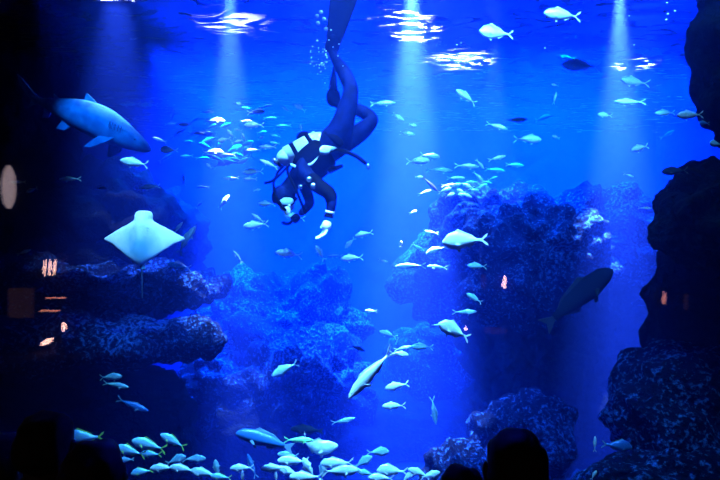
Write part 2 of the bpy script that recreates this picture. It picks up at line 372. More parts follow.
FISH = [
# upper right, open water
(562,15,5.0,38,176,'jack','s','large silver white fish nearest the top edge, right of the middle beam',5,0,GL),
(496,33,5.4,35,177,'bream','s','plump silver fish just right of the surface glints, below the top edge',8,0,GL),
(466,97,5.6,24,148,'jack','s','white fish slanting nose up to the left, below the surface glints',10,0,GL),
(383,103,5.8,25,2,'slim','s',"slender white fish heading right beside the diver's bent knee",0,.3,GL),
(397,116,6.2,16,-35,'slim','s','small curved white fish slanting down right under the middle beam',20,1.2,GL),
(413,125,6.6,8,-12,'jack','s','tiny white fish between the two small curved fish under the middle beam',10,0,GL),
(407,133,6.2,16,-12,'slim','s','small white arched fish lowest of the few under the middle beam',10,1.2,GL),
(497,126,6.2,22,-18,'slim','s','white slender fish nosing down right, left of the dark slim fish',5,.3,GL),
(516,120,7.0,24,2,'slim','d','dark slender fish swimming right in the open water above the coral mound',0,0,GL),
(528,139,6.4,26,-4,'jack','c','pale fish with a raised bright back fin, below the dark slender fish',5,.5,GL),
(543,118,8.6,14,15,'jack','b','faint hazy fish to the right of the dark slender fish',20,0,GL),
(556,137,7.2,8,160,'jack','s','tiny white fish to the right of the fish with a raised back fin',10,0,GL),
(555,85,7.0,8,170,'jack','s','tiny pale fish just above the small upright white fish',10,0,GL),
(555,98,7.0,12,80,'slim','s','small upright white fish in open water under the right surface glints',15,0,GL),
(581,66,7.4,38,176,'jack','b','hazy blue fish with a pale back, left of the brightest surface glint',0,0,GL),
(566,57,9.4,20,170,'slim','b','very faint slim fish above the hazy blue fish near the surface',0,0,GL),
(634,82,6.6,28,170,'jack','s','white fish just beneath the brightest glint at the upper right',5,.4,GL),
(629,102,6.0,30,178,'slim','s','long slender pale fish with a forked tail under the upper right glint',0,.3,GL),
(605,115,6.6,15,175,'jack','s','small pale fish heading left, below the long slender fork tailed fish',5,0,GL),
(640,148,5.6,20,196,'jack','s','white fish with a darkened head heading down left near the right rock wall',15,0,GL),
(665,113,6.2,20,182,'jack','c','hazy fish trailing behind the bright fish at the right rock wall',0,0,GL),
(690,115,5.15,26,182,'jack','s','bright silver fish in front of the black rock wall at the upper right',0,0,GL),
(704,123,4.6,12,178,'jack','b','small dim fish in front of the black wall, under the bright silver fish',10,0,GL),
(715,144,4.4,15,175,'bream','c','pale blue fish cut by the right edge of the picture',20,.6,GL),
(668,134,8.6,15,30,'slim','b','faint fish in open water close to the edge of the right rock wall',0,.6,GL),
(675,171,4.7,26,184,'jack','d','dark silhouetted fish just above the jutting right boulder',0,0,GL),
(629,175,6.8,9,-25,'slim','s','tiny bright curved fish above the right shoulder of rock',15,1.2,GL),
(646,208,6.4,11,-5,'slim','s','small bright arched fish over the rock shoulder near the jutting boulder',10,1.5,GL),
(666,213,6.0,24,196,'slim','c','slim pale fish resting its line along the top of the rock shoulder',0,0,GL),
# above the mound
(418,161,5.8,23,2,'jack','s','white fish leading the group over the left end of the coral mound',0,0,GL),
(430,156,6.8,20,-8,'jack','c','blue grey fish partly behind the white fish over the left end of the mound',0,0,GL),
(440,170,6.2,26,-4,'slim','c','arched pale fish right of and below the leading white fish over the mound',0,.8,GL),
(467,166,6.2,24,-3,'slim','s','slender spotted white fish in the middle of the group over the mound',0,.2,GL),
(480,164,6.0,13,-52,'slim','s','upper of two thin white fish diving steeply over the mound',10,.8,GL),
(478,176,6.0,13,-45,'slim','s','lower of two thin white fish diving steeply over the mound',10,.3,GL),
(497,158,6.2,18,14,'slim','s','white slim fish rising to the right at the head of the group over the mound',0,0,GL),
(456,178,8.2,18,0,'slim','c','hazy fish under the slender spotted fish, over the mound',0,.2,GL),
(495,170,8.6,20,-6,'slim','c','hazy slender fish right of the two steeply diving thin fish',0,0,GL),
(430,184,7.2,20,-44,'slim','d','dark fish diving towards the left end of the coral mound',0,0,GL),
(425,192,7.4,13,18,'slim','c','small pale fish under the dark diving fish at the left of the mound',0,1,GL),
(419,177,8.0,8,0,'jack','c','tiny pale fish left of the dark diving fish',0,0,GL),
(413,212,7.0,8,20,'jack','s','tiny bright fish at the left tip of the coral mound',0,0,GL),
(450,185,7.2,16,4,'slim','s','thin white fish skimming the coral on the left crown of the mound',0,.3,GL),
(515,165,8.8,18,-4,'slim','c','hazy fish right of the group, in front of the mound crest',0,.2,GL),
# centre
(465,241,4.6,46,184,'bream','s','largest bright white fish, swimming left in front of the coral mound',6,0,GL),
(436,250,6.8,22,200,'jack','c','hazy blue fish just behind the snout of the largest white fish',10,.6,GL),
(431,232,7.6,13,170,'slim','c','small pale fish above the snout of the largest white fish',0,1,GL),
(410,266,6.6,30,182,'slim','c','long tapering pale fish swimming left, below and left of the largest white fish',0,.5,GL),
(437,267,7.6,20,176,'slim','b','faint fish behind the tail of the long tapering fish',0,.2,GL),
(419,248,8.8,16,-35,'slim','b','faint slanting fish between the diver and the mound',0,.2,GL),
(401,244,7.6,6,90,'jack','s','tiny bright upright fish between the diver and the mound',50,0,GL),
(477,266,5.6,19,176,'jack','c','small cyan fish with an open forked tail under the largest white fish',0,0,GL),
(474,298,5.6,17,150,'jack','c','small cyan fish slanting up left, above the fish outlined in pale blue',0,.4,GL),
(465,312,5.4,24,2,'slim','c','cyan fish heading right just above the round fish at the edge of the mound',0,.4,GL),
(454,331,4.7,36,153,'bream','s','round pale fish nose up to the left at the lower edge of the mound',15,0,GL),
(436,325,5.2,9,0,'slim','c','small fish end peeping out behind the head of the round pale fish',0,0,GL),
(422,347,6.2,22,178,'jack','c','dim cyan fish between the large diving fish and the round pale fish',0,0,GL),
(371,373,4.2,64,226,'slim','s','large long pale fish diving down left in the middle of the lower picture',12,.15,GL),
(403,348,5.2,18,12,'slim','s','thin pale fish right behind the tail of the large diving fish',0,0,GL),
(399,354,5.0,19,-6,'jack','s','small cyan white fish under the thin one at the tail of the large diving fish',0,0,GL),
(388,334,6.0,18,162,'jack','c','dim curved fish above the tail of the large diving fish',0,.6,GL),
(397,341,6.0,8,250,'slim','c','tiny fish tucked beneath the dim curved fish',0,0,GL),
(397,386,4.9,24,192,'jack','s','upper of two short white fish right of the large diving fish',0,0,GL),
(394,406,4.9,23,183,'jack','s','lower of two short white fish right of the large diving fish',0,0,GL),
(343,421,5.4,21,14,'slim','c','cyan fish heading right alone above the bright shoal',0,.4,GL),
(434,411,6.0,28,-82,'slim','c','blue fish hanging nose down in the deep water left of the dark haired heads',0,.2,GL),
(371,311,7.6,12,178,'jack','c','small faint fish above the large diving fish in clear water',0,0,GL),
(357,348,6.4,18,-22,'slim','d','dark slim fish at the right end of the big speckled boulder',0,0,GL),
(285,369,5.0,28,207,'jack','c','leaf shaped cyan fish in front of the big speckled boulder',8,.3,GL),
(364,234,5.6,18,192,'jack','s','bright white fish with a dimmer one at its chin, right of the diver glove',5,0,GL),
(350,243,6.2,14,228,'jack','c','dimmer fish under the chin of the bright fish right of the diver glove',0,0,GL),
(352,258,5.6,22,184,'jack','s','white fish below the diver glove, rightmost of a row of three',0,0,GL),
(335,256,6.8,16,182,'slim','b','hazy fish in the middle of the row of three below the diver glove',0,0,GL),
(320,253,6.0,17,122,'jack','c','steeply tilted fish at the left of the row of three below the diver glove',0,0,GL),
(383,261,6.2,10,-12,'slim','s','small white curved fish alone right of the row below the diver',10,1.2,GL),
(289,254,5.4,26,172,'jack','s','bright white fish below the diver head, heading left',5,.2,GL),
(238,257,6.8,15,128,'slim','b','dim slanting fish in open water right of the pale ray',0,.4,GL),
(256,225,5.8,24,186,'jack','s','bright arched fish left of and below the diver head',10,.8,GL),
(258,218,6.2,15,145,'slim','s','small white fish on the back of the bright arched fish left of the diver',0,0,GL),
(224,202,7.2,17,52,'jack','c','hazy fish climbing to the upper right, midway between ray and diver',0,.6,GL),
(269,164,5.6,20,155,'slim','s','bright white slim fish just left of the diver tank',0,0,GL),
(253,172,6.6,22,182,'jack','c','blue fish with a pale back left of the diver mask',0,.5,GL),
(250,179,6.4,14,180,'slim','s','thin bright fish under the belly of the blue fish left of the diver mask',0,0,GL),
(231,178,7.6,16,182,'slim','c','faint slim fish left of the pair beside the diver mask',0,0,GL),
(267,204,6.6,17,178,'jack','c','pale blue fish close to the left of the diver hood',0,.2,GL),
(295,217,5.8,20,170,'jack','c','cyan fish passing right under the diver face',0,0,GL),
(257,190,7.6,7,10,'jack','c','tiny faint fish between the pair and the diver hood',0,0,GL),
(209,166,6.4,7,140,'bream','s','tiny bright white fish under the glittering shoal left of the diver',0,0,GL),
# glittering shoal left of the diver
(224,140,6.2,14,192,'jack','s','brightest white fish in the heart of the glittering shoal',0,0,GL),
(231,134,6.2,11,130,'jack','s','white fish tilted up over the brightest fish of the shoal',10,0,GL),
(237,142,6.2,11,14,'jack','s','white fish right of the brightest fish of the shoal, heading right',0,0,GL),
(244,137,6.2,9,120,'jack','s','small white fish standing upright at the right of the shoal heart',10,0,GL),
(238,130,6.8,8,170,'jack','s','small pale fish topping the heart of the glittering shoal',10,0,GL),
(240,104,6.0,8,170,'bream','s','small bright round fish alone above the glittering shoal',10,0,GL),
(256,112,7.4,18,4,'jack','c','hazy fish above right of the glittering shoal',0,.2,GL),
(254,125,6.2,20,180,'jack','s','bright oval fish right of the top of the glittering shoal',0,0,GL),
(246,121,7.2,12,0,'slim','c','faint fish just behind the bright oval fish',0,0,GL),
(207,112,7.4,14,2,'slim','c','pale slim fish in the left light beam above the shoal',0,.4,GL),
(287,110,7.2,12,150,'slim','c','faint small fish on the left of the pair above the diver tank',0,0,GL),
(300,108,7.0,13,150,'jack','c','pale small fish on the right of the pair above the diver tank',0,0,GL),
(268,147,6.4,18,178,'slim','s','thin bright arched fish left of the diver shoulder',0,.8,GL),
(254,150,7.4,14,182,'slim','c','faint thin fish to the left of the arched fish by the diver shoulder',0,0,GL),
(301,128,7.0,7,100,'jack','c','tiny pale fish right above the white diver tank',20,0,GL),
(261,138,7.4,7,20,'jack','c','tiny hazy fish between the shoal and the diver',20,0,GL),
# between shark, ray and shoal
(169,150,6.4,18,178,'bream','c','plump cyan blue fish below and right of the shark snout',0,0,GL),
(135,163,5.6,28,170,'jack','c','blue fish with a bright back right below the shark snout',5,.5,GL),
(150,187,6.2,22,184,'slim','c','slim blue fish alone above the head of the ray',0,.3,GL),
(184,180,6.8,10,88,'jack','b','small upright blue fish right of the slim fish above the ray',10,0,GL),
(203,187,7.4,13,178,'slim','b','faint slim fish between the ray and the shoal',0,0,GL),
(199,205,7.6,9,40,'jack','b','tiny faint fish above the right wing of the ray',0,0,GL),
(130,104,8.4,22,181,'slim','b','left one of two faint fish in a line above the shark snout',0,0,GL),
(148,105,8.4,20,180,'slim','b','right one of two faint fish in a line above the shark snout',0,0,GL),
(186,240,6.6,34,56,'slim','c','blue curved fish swimming upward behind the right wing of the ray',0,.6,GL),
(178,228,7.0,15,52,'slim','c','small fish between the right wing of the ray and the blue curved fish',0,.4,GL),
(180,266,6.8,24,170,'jack','b','dim fish with a pale tail under the right wing of the ray',0,.4,GL),
(70,179,5.4,22,181,'slim','c','slender blue fish alone in the dark left of the ray, under the shark belly',0,0,GL),
(32,190,5.6,12,200,'jack','b','small blue fish in the dark at the far left, right of the oval glow',0,0,GL),
(18,182,6.2,16,180,'slim','b','thin blue fish crossing the oval glow at the left edge',0,0,GL),
(103,188,6.2,11,178,'jack','b','small dim blue fish above the left wing of the ray',0,0,GL),
(24,252,5.6,15,20,'slim','c','thin blue fish in the dark over the upper left ledge',0,0,GL),
# lower left
(111,377,5.0,22,3,'jack','c','upper of two overlapping blue fish in front of the black hollow',0,0,GL),
(116,385,5.1,26,-10,'slim','c','lower of two overlapping blue fish in front of the black hollow',0,0,GL),
(132,405,5.2,34,-20,'slim','b','dim blue fish slanting down right alone before the black hollow',0,.2,GL),
(84,438,4.4,34,184,'bream','y','pale blue fish with a yellow green tail above the left dark heads',0,0,GL),
(78,446,4.6,30,190,'jack','y','greenish blue fish directly under the yellow tailed fish by the left heads',0,0,GL),
# bright shoal along the bottom
(130,451,4.8,27,166,'jack','y','yellow tailed blue fish nearest the right of the left dark heads',0,0,GL),
(149,445,4.8,30,165,'jack','y','largest yellow tailed blue fish at the left end of the bottom shoal',0,0,GL),
(151,454,5.4,18,178,'jack','y','blue fish tucked under the largest yellow tailed fish',0,0,GL),
(173,441,5.0,24,152,'jack','y','yellow tailed pale fish uppermost at the left end of the bottom shoal',0,0,GL),
(126,460,5.0,11,175,'bream','c','small round blue fish leftmost in the bottom shoal',30,0,GL),
(142,472,5.0,19,190,'bream','y','blue yellow tailed fish low at the left end of the bottom shoal',0,0,GL),
(163,468,4.9,22,182,'jack','s','white fish left one of the touching white pair in the bottom shoal',0,0,GL),
(183,469,4.9,23,172,'jack','s','white fish right one of the touching white pair in the bottom shoal',0,0,GL),
(176,460,5.4,18,20,'bream','c','blue fish rising behind the touching white pair of the bottom shoal',0,0,GL),
(194,459,5.5,20,2,'jack','c','dim blue fish above right of the touching white pair',0,0,GL),
(204,473,5.0,24,170,'jack','s','pale fish overlapping the next right of the touching white pair',0,0,GL),
(217,469,5.4,16,100,'jack','c','blue fish turned upright behind the pale overlapping ones, lower left',0,0,GL),
(221,477,4.9,18,175,'jack','y','pale fish with a green edge at the bottom, left of the lone white fish',0,0,GL),
(242,468,4.9,20,182,'jack','s','lone white fish with a blue fish behind its tail, bottom edge',0,0,GL),
(252,466,5.4,22,110,'slim','b','blue fish standing upright behind the tail of the lone white fish',0,0,GL),
(243,478,4.8,14,95,'slim','s','pale fish pointing straight up below the lone white fish',0,0,GL),
(265,440,4.7,50,166,'long','b','largest blue fish with a rounded snout above the bottom shoal',0,.2,GL),
(299,440,4.8,25,-1,'slim','g','bright green slender fish in front of the curved pale fish',0,0,GL),
(307,430,5.8,32,176,'long','d','dark fish with a mottled pale back over the green fish',0,0,GL),
(314,448,4.9,38,8,'jack','s','curved pale fish with a round head turning right over the bottom shoal',20,1.6,GL),
(274,468,4.8,22,183,'jack','s','white fish just left of the densest clump of the bottom shoal',0,0,GL),
(276,477,4.8,14,95,'slim','s','pale fish pointing up beneath the white fish left of the dense clump',0,0,GL),
(293,461,4.8,26,178,'jack','s','pale oval fish topping the left half of the dense clump',0,0,GL),
(288,455,5.5,18,175,'jack','c','blue fish behind the top of the left half of the dense clump',0,0,GL),
(309,468,4.9,20,120,'jack','s','fish tilted upward in the middle of the dense clump',0,0,GL),
(289,472,4.9,22,160,'jack','s','pale fish under the oval fish in the left half of the dense clump',0,0,GL),
(306,477,4.7,28,180,'jack','s','wide pale fish cut by the bottom edge under the dense clump',0,0,GL),
(337,463,4.8,28,182,'jack','s','upper of the two large pale fish in the right half of the dense clump',0,0,GL),
(340,471,4.7,30,2,'jack','s','lower of the two large pale fish in the right half of the dense clump',0,0,GL),
(323,470,5.0,20,80,'jack','c','blue fish standing between the two halves of the dense clump',0,0,GL),
(353,468,5.0,16,-20,'slim','s','small white fish at the right end of the dense clump',0,0,GL),
(363,462,5.3,18,30,'bream','c','blue fish above right of the dense clump',0,0,GL),
(378,452,5.0,19,2,'bream','c','round cyan fish heading right, highest at the right of the bottom shoal',0,0,GL),
(392,471,4.8,26,178,'bream','s','large pale fish with a cyan back right of the dense clump',0,0,GL),
(381,478,4.7,22,178,'jack','s','pale fish cut by the bottom edge under the large cyan backed one',0,0,GL),
(408,477,5.0,16,40,'jack','s','pale small fish right below the tail of the large cyan backed one',0,0,GL),
(419,473,4.9,20,160,'jack','s','pale fish third from the right end of the bottom shoal',0,0,GL),
(430,475,5.0,18,15,'jack','s','white fish at the right end of the bottom shoal beside the blue rock',0,0,GL),
(366,473,5.2,16,170,'jack','c','cyan fish between the dense clump and the large cyan backed fish',0,0,GL),
# lower right
(578,298,6.2,88,40,'long','d','large dark fish shape slanting up in front of the dark rock right of the mound',0,0,GL),
(595,444,4.6,13,88,'slim','s','tiny bright upright fish beside the dim spotted fish, lower right',0,0,GL),
(617,446,4.7,26,-8,'bream','b','dim blue fish with a dark eye resting above the lower right rock',0,0,GL),
(594,475,4.5,9,60,'jack','s','tiny bright fish at the foot of the lower right rock',0,0,GL),
]
for (px, py, D, L, ang, kind, tone, lab, yaw, bend, grp) in FISH:
    put_fish(px, py, D, L, ang, kind, tone, lab, yaw, bend)
# the hazy shoals: each fish is told by its place along its row of the shoal
rnd = random.Random(5)
ORD = ['first', 'second', 'third', 'fourth', 'fifth', 'sixth', 'seventh', 'eighth', 'ninth']
def shoal(pts, cuts, rows, where, what, group, d, L, angs, kinds, tones, bend=.4):
    lab = {}
    for r_ in range(len(rows)):
        lo = cuts[r_ - 1] if r_ else -1; hi = cuts[r_] if r_ < len(cuts) else 999
        for q, p in enumerate(sorted(p for p in pts if lo < p[1] <= hi)):
            lab[p] = f'{what}, {ORD[q]} from the left in the {rows[r_]} row {where}'
    for p in pts:
        put_fish(p[0], p[1], rnd.uniform(*d), rnd.uniform(*L), rnd.choice(angs), rnd.choice(kinds), rnd.choice(tones), lab[p], 0, bend, group=group)
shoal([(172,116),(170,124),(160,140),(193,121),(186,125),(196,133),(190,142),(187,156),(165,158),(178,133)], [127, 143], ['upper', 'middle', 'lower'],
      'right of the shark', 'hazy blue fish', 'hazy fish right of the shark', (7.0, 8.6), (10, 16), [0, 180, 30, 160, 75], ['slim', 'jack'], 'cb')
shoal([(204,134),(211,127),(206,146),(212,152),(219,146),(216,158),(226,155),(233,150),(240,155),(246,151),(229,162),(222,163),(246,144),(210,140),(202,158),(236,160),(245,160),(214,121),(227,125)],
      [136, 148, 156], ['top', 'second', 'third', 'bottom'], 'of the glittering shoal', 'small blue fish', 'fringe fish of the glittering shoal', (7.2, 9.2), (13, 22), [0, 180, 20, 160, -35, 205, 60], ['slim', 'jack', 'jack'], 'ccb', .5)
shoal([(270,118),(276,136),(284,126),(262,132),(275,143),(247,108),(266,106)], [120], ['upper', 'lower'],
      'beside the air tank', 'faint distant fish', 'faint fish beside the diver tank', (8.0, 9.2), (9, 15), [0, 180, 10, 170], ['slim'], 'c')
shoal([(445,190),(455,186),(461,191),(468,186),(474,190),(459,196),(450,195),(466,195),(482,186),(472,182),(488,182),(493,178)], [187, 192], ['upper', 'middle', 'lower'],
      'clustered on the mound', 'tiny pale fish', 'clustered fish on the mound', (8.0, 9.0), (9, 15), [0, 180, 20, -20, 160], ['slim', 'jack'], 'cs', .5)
# ---------------------------------------------------------------- skin helper
def skinned(name, verts, edges, m, parent, root=0, sub=2):
    """verts: (x, y, z, radius) in the parent's space; one continuous surface grown round the skeleton"""
    me = bpy.data.meshes.new(name); me.from_pydata([v[:3] for v in verts], edges, [])
    o = bpy.data.objects.new(name, me); C.objects.link(o)
    o.modifiers.new('skin', 'SKIN').use_smooth_shade = True
    lay = me.skin_vertices[0].data if me.skin_vertices else None
    if lay is None:
        bm = bmesh.new(); bm.from_mesh(me); bm.verts.layers.skin.verify(); bm.to_mesh(me); bm.free(); lay = me.skin_vertices[0].data
    for i, v in enumerate(verts):
        r = v[3]; r = r * 1.2 if not isinstance(r, tuple) else (r[0] * 1.2, r[1] * 1.2); lay[i].radius = (r, r) if not isinstance(r, tuple) else r
        lay[i].use_root = (i == root)
    s = o.modifiers.new('sub', 'SUBSURF'); s.levels = sub; s.render_levels = sub
    dg = bpy.context.evaluated_depsgraph_get(); dg.update()
    nm = bpy.data.meshes.new_from_object(o.evaluated_get(dg)); nm.name = name
    o.modifiers.clear(); o.data = nm; bpy.data.meshes.remove(me); nm.materials.clear(); nm.materials.append(m)
    for p in nm.polygons: p.use_smooth = True
    if parent: o.parent = parent
    return o
def chain(n, start=0): return [(i, i + 1) for i in range(start, start + n - 1)]
def tube(name, pts, r, m, parent, sub=1):
    return skinned(name, [(*p, r) for p in pts], chain(len(pts)), m, parent, 0, sub)
def ball(bm, c, s, seg=16):
    r = bmesh.ops.create_uvsphere(bm, u_segments=seg, v_segments=seg // 2 + 2, radius=1)
    for v in r['verts']: v.co = Vector((v.co.x * s[0] + c[0], v.co.y * s[1] + c[1], v.co.z * s[2] + c[2]))
    return r['verts']
def cyl(bm, a, b, r, seg=20, r2=None):
    a, b = Vector(a), Vector(b); d = b - a
    mt = Matrix.Translation((a + b) / 2) @ d.to_track_quat('Z', 'Y').to_matrix().to_4x4()
    return bmesh.ops.create_cone(bm, cap_ends=True, segments=seg, radius1=r, radius2=r if r2 is None else r2, depth=d.length, matrix=mt)['verts']

# ---------------------------------------------------------------- ray
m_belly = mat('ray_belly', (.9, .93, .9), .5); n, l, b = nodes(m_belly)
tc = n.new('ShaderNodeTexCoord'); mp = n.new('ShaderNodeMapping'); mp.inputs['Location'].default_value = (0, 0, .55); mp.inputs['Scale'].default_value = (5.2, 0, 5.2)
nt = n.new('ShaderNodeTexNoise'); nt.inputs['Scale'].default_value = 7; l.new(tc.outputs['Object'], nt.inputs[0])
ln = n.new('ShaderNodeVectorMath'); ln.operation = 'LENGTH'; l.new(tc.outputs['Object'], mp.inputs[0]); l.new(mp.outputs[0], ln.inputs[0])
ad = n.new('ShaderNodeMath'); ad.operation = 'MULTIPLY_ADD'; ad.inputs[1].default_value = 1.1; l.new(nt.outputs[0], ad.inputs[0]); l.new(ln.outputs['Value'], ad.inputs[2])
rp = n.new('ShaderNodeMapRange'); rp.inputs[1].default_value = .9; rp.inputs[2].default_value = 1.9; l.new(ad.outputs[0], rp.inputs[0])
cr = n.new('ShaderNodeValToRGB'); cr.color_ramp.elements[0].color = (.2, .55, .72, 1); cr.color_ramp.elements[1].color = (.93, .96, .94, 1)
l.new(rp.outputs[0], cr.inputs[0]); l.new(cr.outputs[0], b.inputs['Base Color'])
def make_ray():
    D = 5.7; base = W(141, 238, D); k = D / F
    root = empty('eagle_ray', base)
    tag(root, 'white bellied ray spread like a kite, swimming up beside the left ledges', 'ray')
    tab = [(210.5, 0), (211, 5), (212.5, 7.8), (216, 9), (219, 8.8), (221, 10), (224, 15), (228, 23), (232, 30), (236, 37), (238, 40.5), (239.5, 41), (241, 38), (244, 31), (247, 27), (251, 21), (255, 16), (259, 11), (262, 7), (264.5, 4), (266, 0)]
    NU = 28; bm = bmesh.new(); fr, bk = [], []
    ys = [211 + (266 - 211) * i / 44 for i in range(45)]
    for y in ys:
        w_ = max(.3, lerp_tab(tab, y)); r1, r2 = [], []
        for i in range(NU + 1):
            u = -1 + 2 * i / NU; X = u * w_
            edge = (1 - abs(u) ** 2.2)
            core = math.exp(-(X / 9) ** 2); vv = (y - 211) / 55
            th = (1.0 + 6.5 * core * math.sin(math.pi * min(1, vv * .9 + .12)) ** .6 + 1.6 * math.exp(-(X / 22) ** 2)) * max(.05, edge) ** .5
            curl = (abs(X) / 41) ** 2 * 7          # wing tips sweep away from the pane
            sag = 0
            Xp = X + 4 * (1 - vv) * (1 if True else 0) - 1
            r1.append(bm.verts.new((Xp * k, (curl - th) * k, -(y - 238 + sag) * k)))
            r2.append(bm.verts.new((Xp * k, (curl + th * .6) * k, -(y - 238 + sag) * k)))
        fr.append(r1); bk.append(r2)
    for a, b_ in ((fr, 1), (bk, -1)):
        for i in range(len(ys) - 1):
            for j in range(NU):
                q = (a[i][j], a[i + 1][j], a[i + 1][j + 1], a[i][j + 1])
                bm.faces.new(q if b_ > 0 else q[::-1])
    for i in range(len(ys) - 1):
        for j in (0, NU):
            bm.faces.new((fr[i][j], bk[i][j], bk[i + 1][j], fr[i + 1][j]))
    for i in (0, -1):
        for j in range(NU): bm.faces.new((fr[i][j], fr[i][j + 1], bk[i][j + 1], bk[i][j]))
    bmesh.ops.recalc_face_normals(bm, faces=bm.faces)
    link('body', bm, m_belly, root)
    m_line = mat('ray_crease', (.12, .3, .38), .6)
    o = tube('mouth', [((x + 3.2) * k, (-6.0 + abs(x) * .22) * k, (18.2 + .02 * x * x) * k) for x in (-4.5, -2.5, 0, 2.5, 4.5)], .005, m_line, root)
    for s in (-1, 1):
        for g in range(4):
            yy = 10 - g * 2.6; xx = s * (6.6 - g * .5) + 2
            tube('gill_slit', [((xx - 1.2 * s) * k, -6.1 * k, yy * k), ((xx + 1.4 * s) * k, -5.2 * k, (yy - .6) * k)], .0035, m_line, root)
        bm = bmesh.new(); plate(bm, [(0, 0), (s * .035, -.03), (s * .045, -.075), (s * .01, -.085), (0, -.04)], .006)
        o = link('pelvic_fin', bm, m_belly, root, smooth=False); o.location = (0.0, 0, -.235)
    skinned('tail', [(0, 0, -.25, .014), (.003, .01, -.33, .009), (0, .03, -.45, .006), (-.01, .06, -.62, .004)], chain(4), mat('ray_tail', (.05, .1, .16), .6), root)
make_ray()

# ---------------------------------------------------------------- shark
def make_shark():
    D = 7.2; k = D / F; c0 = (95, 121); base = W(*c0, D)
    root = empty('shark', base)
    tag(root, 'large grey shark swimming down to the right from the dark upper left', 'shark')
    P = lambda x, y, dy=0: Vector(((x - c0[0]) * k, dy * k, -(y - c0[1]) * k))
    m_sh = mat('shark_skin', (.2, .3, .4), .8, .0, .1); n, l, b = nodes(m_sh)
    tc = n.new('ShaderNodeTexCoord'); sp = n.new('ShaderNodeSeparateXYZ'); l.new(tc.outputs['Normal'], sp.inputs[0])
    nt = n.new('ShaderNodeTexNoise'); nt.inputs['Scale'].default_value = 7; l.new(tc.outputs['Object'], nt.inputs[0])
    r = n.new('ShaderNodeValToRGB'); r.color_ramp.elements[0].position = .35; r.color_ramp.elements[1].position = .65
    r.color_ramp.elements[0].color = (.015, .15, .32, 1); r.color_ramp.elements[1].color = (.04, .28, .5, 1)
    l.new(nt.outputs[0], r.inputs[0]); l.new(r.outputs[0], b.inputs['Base Color'])
    pts = [(24, 93, 2.2, 14), (31, 97, 3.2, 12), (40, 101, 5.5, 9), (52, 105, 8.5, 6), (66, 110, 12.5, 3), (80, 115, 16, 1), (95, 121, 17.5, 0), (109, 128, 17, -1), (122, 135, 14, -2), (133, 141, 10.5, -3), (142, 146, 7.5, -4), (149, 149.5, 4.5, -5), (152.5, 151, 1.5, -5)]
    bm = bmesh.new(); rings = []; NR = 24
    # finer stations by spline
    fine = []
    for i in range(len(pts) - 1):
        p0, p1, p2, p3 = pts[max(0, i - 1)], pts[i], pts[i + 1], pts[min(len(pts) - 1, i + 2)]
        for q in range(4):
            t = q / 4
            fine.append(tuple(.5 * (2 * b_ + (c - a) * t + (2 * a - 5 * b_ + 4 * c - d) * t * t + (3 * b_ - a - 3 * c + d) * t ** 3) for a, b_, c, d in zip(p0, p1, p2, p3)))
    fine.append(pts[-1])
    for i, (x, y, r_, dy) in enumerate(fine):
        a = fine[max(0, i - 1)]; c = fine[min(len(fine) - 1, i + 1)]
        t = Vector((c[0] - a[0], c[3] - a[3], -(c[1] - a[1]))).normalized()
        up = (Vector((0, 0, 1)) - t * t.z).normalized(); sd = t.cross(up)
        ring = []
        for j in range(NR):
            an = 2 * math.pi * j / NR; s_, c_ = math.sin(an), math.cos(an)
            rr = up * s_ * r_ * (1 if s_ > 0 else .92) + sd * c_ * r_ * .85
            ring.append(bm.verts.new(P(x, y, dy) + rr * k))
        rings.append(ring)
    for a, c in zip(rings, rings[1:]):
        for j in range(NR): bm.faces.new((a[j], a[(j + 1) % NR], c[(j + 1) % NR], c[j]))
    bm.faces.new(rings[0]); bm.faces.new(rings[-1][::-1]); bmesh.ops.recalc_face_normals(bm, faces=bm.faces)
    link('body', bm, m_sh, root)
    def fin(name, pp, dy0=0, dy1=0, th=1.1):
        bm = bmesh.new(); a, c = [], []
        n_ = len(pp)
        for i, (x, y) in enumerate(pp):
            f = dy0 if i in (0, n_ - 1) else dy1
            w_ = th * (1.4 if i in (0, n_ - 1) else .45)
            a.append(bm.verts.new(P(x, y, f - w_))); c.append(bm.verts.new(P(x, y, f + w_)))
        bm.faces.new(a); bm.faces.new(c[::-1])
        for i in range(n_): bm.faces.new((a[i], c[i], c[(i + 1) % n_], a[(i + 1) % n_]))
        bmesh.ops.recalc_face_normals(bm, faces=bm.faces)
        return link(name, bm, m_sh, root, smooth=False)
    fin('tail_fin', [(34, 96), (24, 86), (14, 74), (9, 70), (11, 80), (18, 91), (23, 96), (20, 104), (27, 101), (36, 101)], 12, 14)
    fin('dorsal_fin', [(99, 106), (93, 99), (87, 93), (85.5, 96), (85, 104)], 0, 0)
    fin('second_dorsal_fin', [(62, 101), (56, 96), (51, 92), (51, 97), (51, 102)], 5, 5)
    fin('anal_fin', [(48, 110), (44, 116), (38, 116), (41, 107)], 7, 8)
    fin('pelvic_fin', [(74, 125), (66, 131), (58, 129), (63, 120)], 0, -3)
    fin('pectoral_fin', [(122, 138), (112, 145), (98, 150), (92, 149), (103, 138)], -10, -16)
    fin('pectoral_fin', [(122, 140), (114, 149), (104, 155), (100, 154), (106, 140)], 9, 16)
    bm = bmesh.new(); ball(bm, P(139, 141.5, -10.5), (.012, .006, .012)); link('eye', bm, m_eye, root)
    for g in range(5):
        x, y = 127 - g * 2.6, 133 - g * 1.2
        tube('gill_slit', [P(x + 1, y - 4, -14.5 - g * .4), P(x - .4, y + 3, -15.6 - g * .4)], .005, TONE['d'][1], root)
make_shark()

